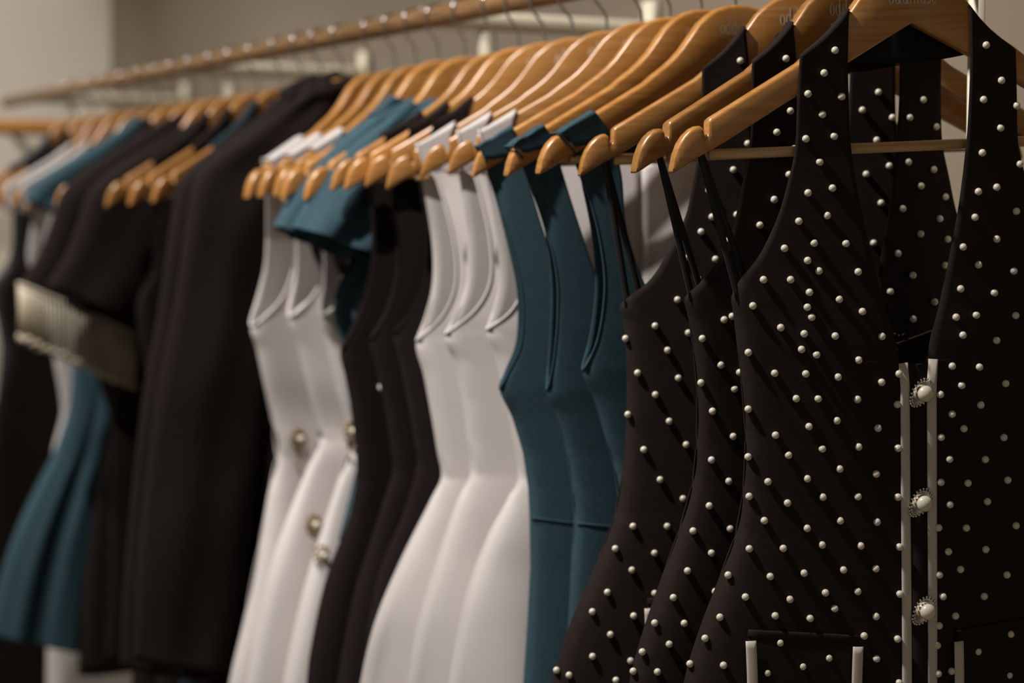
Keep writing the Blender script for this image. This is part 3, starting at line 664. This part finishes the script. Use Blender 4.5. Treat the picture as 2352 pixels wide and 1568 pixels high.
# ================================================================ teal blouses with puffed cap sleeves
def blouse(key, dx, dy, label):
    F, tilt = HX[key]
    root = garment_root('puff_sleeve_blouse', F); tag(root, label, 'blouse', 'teal puff sleeved blouses')
    rows = [(858 + dx, 285 + dy, 905 + dx, 240 + dy), (870 + dx, 330 + dy, 945 + dx, 310 + dy), (900 + dx, 420 + dy, -.07), (870 + dx, 520 + dy, -.06), (820 + dx, 600 + dy, -.04), (768 + dx, 700 + dy, 0.0), (792 + dx, 800 + dy, 0.0), (812 + dx, 900 + dy, 0.0), (826 + dx, 1000 + dy, 0.0), (826 + dx, 1060 + dy, 0.0), (808 + dx, 1130 + dy, 0.0), (780 + dx, 1240 + dy, 0.0)]
    g = Garment(F, rows, 5, BD, tilt=tilt, pw=2.2, nseg=6, fold=lambda x, y, sd: .002 * math.sin(40 * x + 5 * y))
    a = Acc(); g.sheet(a, 1); g.sheet(a, -1); mesh_obj('blouse_body', a.v, a.f, M['teal'], root, solid=.0013)
    fold = lambda t, v: (.017 * math.sin(19 * t + 2.5 * v + dx * .05) + .007 * math.sin(43 * t - 3 * v)) * sstep(v * 2.2) * (1 - .3 * v)
    sl = [(940, 222, 978, 250), (904, 238, 980, 290), (866, 260, 985, 330), (814, 294, 985, 385), (755, 342, 975, 440), (700, 403, 960, 500), (660, 466, 935, 560), (630, 520, 885, 622)]
    for mir in (0, 1):
        v = tube_panel(F, [(p[0] + dx, p[1] + dy, p[2] + dx, p[3] + dy) for p in sl], lambda q: .019 + .020 * sstep(q * 1.6), fold=fold, n=8, m=48)
        vs = v[0] if not mir else [(-p[0], p[1], p[2]) for p in v[0]]
        mesh_obj('puffed_sleeve', vs, v[1], M['teal'], root, solid=.0015)
blouse('N', 42, 2, 'teal blouse with puffed cap sleeves and gathered neckline, the nearer of two')
blouse('O', 0, 0, 'farther teal blouse with puffed cap sleeves, its hem above the white dresses')

# ================================================================ white dresses with jewels
JW = {
 'P': ([(722, 345, 790, 305), (735, 400, -.14), (745, 470, -.13), (765, 560, -.12), (770, 640, -.1), (755, 690, -.06), (738, 725, 0.0), (752, 800, 0.0), (775, 900, 0.0), (796, 1000, 0.0), (800, 1040, 0.0), (775, 1110, 0.0), (735, 1230, 0.0), (690, 1380, 0.0), (650, 1568, 0.0), (630, 1740, 0.0)], 'white dress with jewelled brooches half hidden behind the teal blouses'),
 'Q': ([(668, 360, 740, 318), (680, 410, -.14), (688, 470, -.13), (705, 560, -.12), (706, 630, -.1), (690, 680, -.06), (664, 728, 0.0), (684, 800, 0.0), (708, 900, 0.0), (730, 985, 0.0), (733, 1010, 0.0), (704, 1080, 0.0), (655, 1200, 0.0), (610, 1340, 0.0), (565, 1568, 0.0), (545, 1740, 0.0)], 'white dress with jewelled brooches, the middle one of three'),
 'R': ([(622, 375, 700, 325), (632, 420, -.14), (638, 480, -.13), (643, 560, -.12), (640, 620, -.1), (618, 690, -.06), (577, 749, 0.0), (590, 805, 0.0), (608, 890, 0.0), (629, 980, 0.0), (636, 1050, 0.0), (617, 1130, 0.0), (596, 1250, 0.0), (566, 1400, 0.0), (527, 1568, 0.0), (505, 1740, 0.0)], 'white dress with jewelled brooches hanging against the black long sleeved jacket')}
for k, (rows, lab) in JW.items():
    yw = HX[k][0].loc(rows[10][0], rows[10][1])[1]
    g, root = dress(k, 'jewelled_dress', lab, 'dress', 'white jewelled dresses', rows, 6, 'white', WD, lambda x, y, sd: .004 * math.sin(38 * x + 6 * y) * sstep((-.3 - y) / .1) + .003 * math.sin(24 * x + 60 * y) * math.exp(-((y + .52) / .06) ** 2), pipe=True, scoop=.02)
    for (px, py) in {'P': ((790, 990), (718, 1275)), 'Q': ((720, 1205),), 'R': ((684, 1008),)}[k]:
        x, y = g.px(px, py); x = max(-g.w(y) * .97, min(0, x)); p = g.surf(x, y, .003); a = Acc(); a.add(ball(p, .0065, 14, 9, .5))
        for j in range(10): a.add(ball((p[0] + .0095 * math.cos(j * .628), p[1] + .001, p[2] + .012 * math.sin(j * .628)), .0027, 8, 6))
        for j in range(4): a.add(ball((p[0] + .004 * math.sin(j * 2), p[1] + .001, p[2] - .016 - .007 * j), .0025, 8, 6))
        b = mesh_obj('jewelled_brooch', a.v, a.f, M['gold'], root)
        v = ball((p[0], p[1] - .005, p[2] + .001), .0045, 12, 8); mesh_obj('brooch_pearl', v[0], v[1], M['pearl'], b)

# ================================================================ black long sleeved jackets
def jacket(key, dx, dy, sc, label):
    F, tilt = HX[key]
    root = garment_root('long_sleeve_jacket', F); tag(root, label, 'jacket', 'black long sleeved jackets')
    T = lambda x, y: (790 + (x - 790) * sc + dx, y + dy)
    q = lambda l: [T(a, b) + T(c, d) for a, b, c, d in l]
    v = tube_panel(F, q([(742, 186, 835, 190), (700, 225, 850, 225), (655, 262, 860, 300), (640, 330, 880, 400), (620, 480, 900, 600), (610, 700, 905, 800), (605, 1000, 900, 1050), (590, 1300, 905, 1300), (580, 1560, 915, 1560)]), lambda q: .015 + .012 * sstep(q * 3), n=6, m=36, fold=lambda t, v: .005 * math.sin(20 * t + 6 * v))
    mesh_obj('jacket_body', v[0], v[1], M['black2'], root, solid=.0015)
    sl = [(740, 186, 790, 200), (690, 220, 780, 250), (625, 264, 760, 320), (556, 312, 720, 410), (494, 358, 690, 520), (452, 402, 665, 650), (432, 500, 640, 760), (405, 680, 622, 880), (372, 850, 606, 980), (350, 1000, 590, 1100), (330, 1180, 572, 1250), (316, 1360, 552, 1400), (310, 1512, 530, 1540)]
    v = tube_panel(F, q(sl), lambda q: .017 + .018 * sstep(q * 2.5), n=6, m=36, zc=.004, fold=lambda t, v: .004 * math.sin(13 * t + 5 * v) + .003 * math.sin(30 * v + 4 * t))
    mesh_obj('jacket_sleeve', v[0], v[1], M['black2'], root, solid=.0015)
    mesh_obj('jacket_sleeve', [(-p[0], p[1], p[2]) for p in v[0]], v[1], M['black2'], root, solid=.0015)
    pts = []
    for i in range(32):
        an = 2 * math.pi * i / 32; c = math.cos(an)
        pts.append(loc3(.052 * math.sin(an), WT + F.dz + .001 - .012 * max(0, c) - .45 * abs(.052 * math.sin(an)), .020 * c))
    v = tube(pts, .012, 10, closed=True); mesh_obj('collar', v[0], v[1], M['black2'], root)
jacket('S', 0, 0, 1.0, 'black long sleeved jacket hanging against the white jewelled dresses, its shoulder line in view')
jacket('T', -64, 18, .93, 'black long sleeved jacket tucked behind the nearer black jacket')

# ================================================================ strap dresses behind the jackets
def far_dress(key, name, label, cat, grp, mat, sx=(.080, .150), waist=.12, hip=.17, length=.95, fold=.006, under=.30, pipe=False, piece='dress_body', neck=-.30, body=1.0):
    F, tilt = HX[key]
    g = Garment.__new__(Garment); g.F = F; g.dp = BD; g.pw = 2.2; g.tilt = tilt; g.topd = .0098; g.ncol = 12; g.nseg = 5; g.zs = 0
    g.fold = lambda x, y, sd: fold * math.sin(34 * x + 6 * y + sd) * sstep((-.45 - y) / .2)
    xo = sx[1]; yt = F.arm(-xo)
    g.outs = [(-xo, yt), (-xo * .96, yt - .05), (-xo * .93, -.25), (-xo * .98, -under - .03), (-.165, -under - .09), (-.150, -.50), (-waist, -.60), (-waist - .02, -.68), (-hip, -.85), (-hip - .015, -length - .05)]
    g.ins = [(-sx[0], F.arm(-sx[0])), (-sx[0] * .98, F.arm(-sx[0]) - .06), (-sx[0] * .9, -.24), (-sx[0] * .4, neck), (0, -under - .09), (0, -.5), (0, -.6), (0, -.68), (0, -.85), (0, -length - .05)]
    g.outs = [o if i < 2 else (o[0] * body, o[1]) for i, o in enumerate(g.outs)]
    g.under = 4; g.wu = .165 * body; g.yu = g.outs[4][1]; g.wt = sorted((o[1], abs(o[0])) for o in g.outs[4:])
    root = garment_root(name, F); tag(root, label, cat, grp)
    a = Acc(); g.sheet(a, 1); g.sheet(a, -1); mesh_obj(piece, a.v, a.f, M[mat], root, solid=.0013)
    return g, root
far_dress('U', 'strap_dress', 'black wide strap dress just behind the two black jackets, hanger tip showing', 'dress', 'dark strap dresses behind the jackets', 'black2', sx=(.045, .125))
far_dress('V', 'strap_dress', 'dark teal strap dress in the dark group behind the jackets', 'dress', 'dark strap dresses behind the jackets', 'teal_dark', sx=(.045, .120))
far_dress('W', 'strap_dress', 'black strap dress on the leftmost rounded hanger tip of the dark group', 'dress', 'dark strap dresses behind the jackets', 'black2', sx=(.05, .115))
far_dress('X', 'strap_dress', 'black strap dress hidden between the hanger tips and the fringed top', 'dress', 'dark strap dresses behind the jackets', 'black2', sx=(.05, .14), length=1.0)

# ================================================================ black tops with beaded fringe cuffs
def fringe_top(key, dx, label, fr):
    F, tilt = HX[key]
    root = garment_root('fringed_top', F); tag(root, label, 'top', 'black short sleeved tops')
    sh = lambda l: [(a + dx, b, c + dx, d) for a, b, c, d in l]
    v = tube_panel(F, sh([(400, 290, 500, 290), (365, 330, 520, 335), (330, 420, 530, 450), (320, 600, 530, 600), (280, 800, 520, 800), (252, 1050, 505, 1050), (250, 1300, 510, 1300), (240, 1522, 520, 1532)]), .022, n=5, m=30, fold=lambda t, v: .004 * math.sin(16 * t))
    mesh_obj('top_body', v[0], v[1], M['black2'], root, solid=.0015)
    v = tube_panel(F, sh([(402, 262, 470, 280), (340, 298, 470, 370), (260, 346, 440, 450), (186, 394, 415, 540), (142, 440, 390, 610), (120, 505, 372, 670), (90, 582, 345, 722), (44, 655, 312, 772)]), lambda q: .019 + .019 * sstep(q * 2), n=7, m=36, fold=lambda t, v: .006 * math.sin(11 * t + 3 * v) * v)
    mesh_obj('short_sleeve', v[0], v[1], M['black2'], root, solid=.0015)
    mesh_obj('short_sleeve', [(-p[0], p[1], p[2]) for p in v[0]], v[1], M['black2'], root, solid=.0015)
    if fr:
        a = Acc(); N = 78; x0, y0 = F.loc(44 + dx, 655); x1, y1 = F.loc(312 + dx, 772); rnd = random.Random(3)
        for i in range(N):
            an = 2 * math.pi * i / N; t = .5 - .5 * math.cos(an); x = x0 + (x1 - x0) * t; y = y0 + (y1 - y0) * t; z = .037 * math.copysign(abs(math.sin(an)) ** .8, math.sin(an))
            L = .082 + .008 * rnd.random(); y += .002
            a.add(tube([loc3(x, y, z), loc3(x + .001, y - L * .5, z), loc3(x, y - L, z)], .0021, 5))
            a.add(ball(loc3(x, y - L, z), .0045, 7, 5)); a.add(ball(loc3(x, y, z), .0034, 7, 5))
        o = mesh_obj('beaded_fringe', a.v, a.f, M['beads'], root); o['kind'] = 'stuff'; o['label'] = 'pale beaded fringe along the sleeve hem'
    return root
fringe_top('Y', 62, 'plain black short sleeved top next to the fringed one', False)
fringe_top('Z', 0, 'black short sleeved top with a pale beaded fringe on the cuff', True)

# ================================================================ teal peplum dresses
def peplum(key, dx, dy, label, mat='teal'):
    F, tilt = HX[key]
    root = garment_root('peplum_dress', F); tag(root, label, 'dress', 'teal ruffled dresses')
    sh = lambda l: [(a + dx, b + dy, c + dx, d + dy) for a, b, c, d in l]
    v = tube_panel(F, sh([(310, 290, 400, 290), (270, 335, 420, 330), (230, 420, 440, 420), (200, 520, 450, 520), (180, 640, 440, 640), (172, 760, 420, 760), (168, 850, 400, 850)]), .024, n=5, m=30)
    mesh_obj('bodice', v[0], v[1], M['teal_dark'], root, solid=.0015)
    fo = lambda t, v: (.052 * (abs(math.sin(12.5 * t + .6)) ** .8 - .5) + .010 * math.sin(47 * t + 2 * v)) * sstep(v * 1.5)
    v = tube_panel(F, sh([(168, 840, 400, 845), (160, 930, 400, 930), (128, 1030, 400, 1030), (88, 1110, 402, 1120), (45, 1200, 405, 1220), (12, 1290, 408, 1330), (-12, 1380, 410, 1430), (-28, 1452, 412, 1528)]), lambda q: .024 + .022 * q, n=7, m=72, fold=fo)
    mesh_obj('ruffled_skirt', v[0], v[1], M['teal'], root, solid=.0015)
    v = tube_panel(F, sh([(310, 268, 372, 285), (262, 304, 380, 345), (186, 352, 340, 410), (120, 390, 290, 450), (74, 424, 230, 480), (58, 458, 150, 500)]), lambda q: .019 + .010 * q, n=6, m=28, fold=lambda t, v: .004 * math.sin(14 * t))
    mesh_obj('cap_sleeve', v[0], v[1], M['teal'], root, solid=.0015)
    mesh_obj('cap_sleeve', [(-p[0], p[1], p[2]) for p in v[0]], v[1], M['teal'], root, solid=.0015)
peplum('b', 0, 0, 'teal cap sleeved dress with a deep ruffled skirt below the beaded fringe')
far_dress('a', 'strap_dress', 'black dress tucked between the fringed top and the ruffled teal dress', 'dress', 'dark strap dresses behind the jackets', 'black2', length=.97, sx=(.05, .15))

# ================================================================ white dresses at the far end
far_dress('d', 'white_strap_dress', 'white dress near the far end, its wide strap beside the teal cap sleeve', 'dress', 'white dresses at the far end', 'white', sx=(.075, .200), waist=.135, hip=.165, length=1.3, body=.95)
far_dress('e', 'white_strap_dress', 'white dress at the far end of the rail, the farther of two wide straps', 'dress', 'white dresses at the far end', 'white', sx=(.075, .200), waist=.13, hip=.15, length=1.3, body=.74)
far_dress('f', 'dark_dress', 'black dress at the far left, just beyond the white dresses', 'dress', 'dark dresses at the far end', 'black2', sx=(.05, .13), waist=.17, hip=.20, length=1.25, body=1.12)
far_dress('g', 'dark_dress', 'dark grey satin dress at the far left edge of the photo', 'dress', 'dark dresses at the far end', 'satin_dark', sx=(.05, .13), waist=.16, hip=.20, length=1.25)

# ================================================================ second rail at the end wall
wr = empty('wall_rail', W3(3.3, -.5, -.04), ALPHA); tag(wr, 'short golden wooden rail on the end wall at the far left', 'rail')
a = Acc(); a.add(tube([(-.9 + .1 * i, 0, 0) for i in range(17)] + [(.712, 0, 0)], .0185, 18)); mesh_obj('wooden_bar', a.v, a.f, M['wood'], wr)
for x in (-.7, .1, .62):
    mesh_obj('rail_bracket', *bar((x, .0, -.0), (x, .1385, -.0), .016, .016), M['steel'], wr)

HL = {'A': 'wooden hanger of the foremost pearl dotted waistcoat, its pale lettering uncovered',
 'B': 'wooden hanger of the second pearl dotted waistcoat, lettering partly covered', 'C': 'wooden hanger of the third pearl dotted waistcoat',
 'D': 'wooden hanger of the teal dress next to the pearl dotted waistcoats', 'E': 'wooden hanger of the middle teal sleeveless dress', 'F': 'wooden hanger of the teal dress next to the white dresses',
 'G': 'wooden hanger of the white dress next to the teal dresses', 'H': 'wooden hanger of the middle plain white dress', 'I': 'wooden hanger of the white dress next to the black dresses',
 'J': 'wooden hanger of the black dress next to the white dresses', 'K': 'wooden hanger of the middle black sleeveless dress', 'L': 'wooden hanger of the black dress next to the teal blouses',
 'N': 'wooden hanger inside the nearer teal puff sleeved blouse', 'O': 'wooden hanger inside the farther teal puff sleeved blouse',
 'P': 'wooden hanger of the jewelled white dress half hidden by the teal blouses', 'Q': 'wooden hanger of the middle jewelled white dress', 'R': 'wooden hanger of the jewelled white dress beside the black jacket',
 'S': 'wooden hanger inside the nearer black long sleeved jacket', 'T': 'wooden hanger inside the farther black long sleeved jacket',
 'U': 'wooden hanger of the black wide strap dress just behind the jackets', 'V': 'wooden hanger of the dark teal strap dress behind the jackets', 'W': 'wooden hanger with a rounded tip standing out at the left of the dark group',
 'X': 'wooden hanger of the hidden black strap dress before the fringed top', 'Y': 'wooden hanger inside the plain black short sleeved top', 'Z': 'wooden hanger inside the black top with beaded fringe',
 'a': 'wooden hanger of the black dress just beyond the fringed top', 'b': 'wooden hanger inside the ruffled teal dress', 'c': 'bare wooden hanger between the ruffled teal dress and the far white dresses',
 'd': 'wooden hanger of the nearer far-end white dress', 'e': 'wooden hanger of the farther far-end white dress', 'f': 'wooden hanger of the black dress just beyond the far white dresses',
 'g': 'wooden hanger of the dark grey satin dress at the left edge'}
for k, (F, t) in HX.items(): hanger(F, t, HL[k])
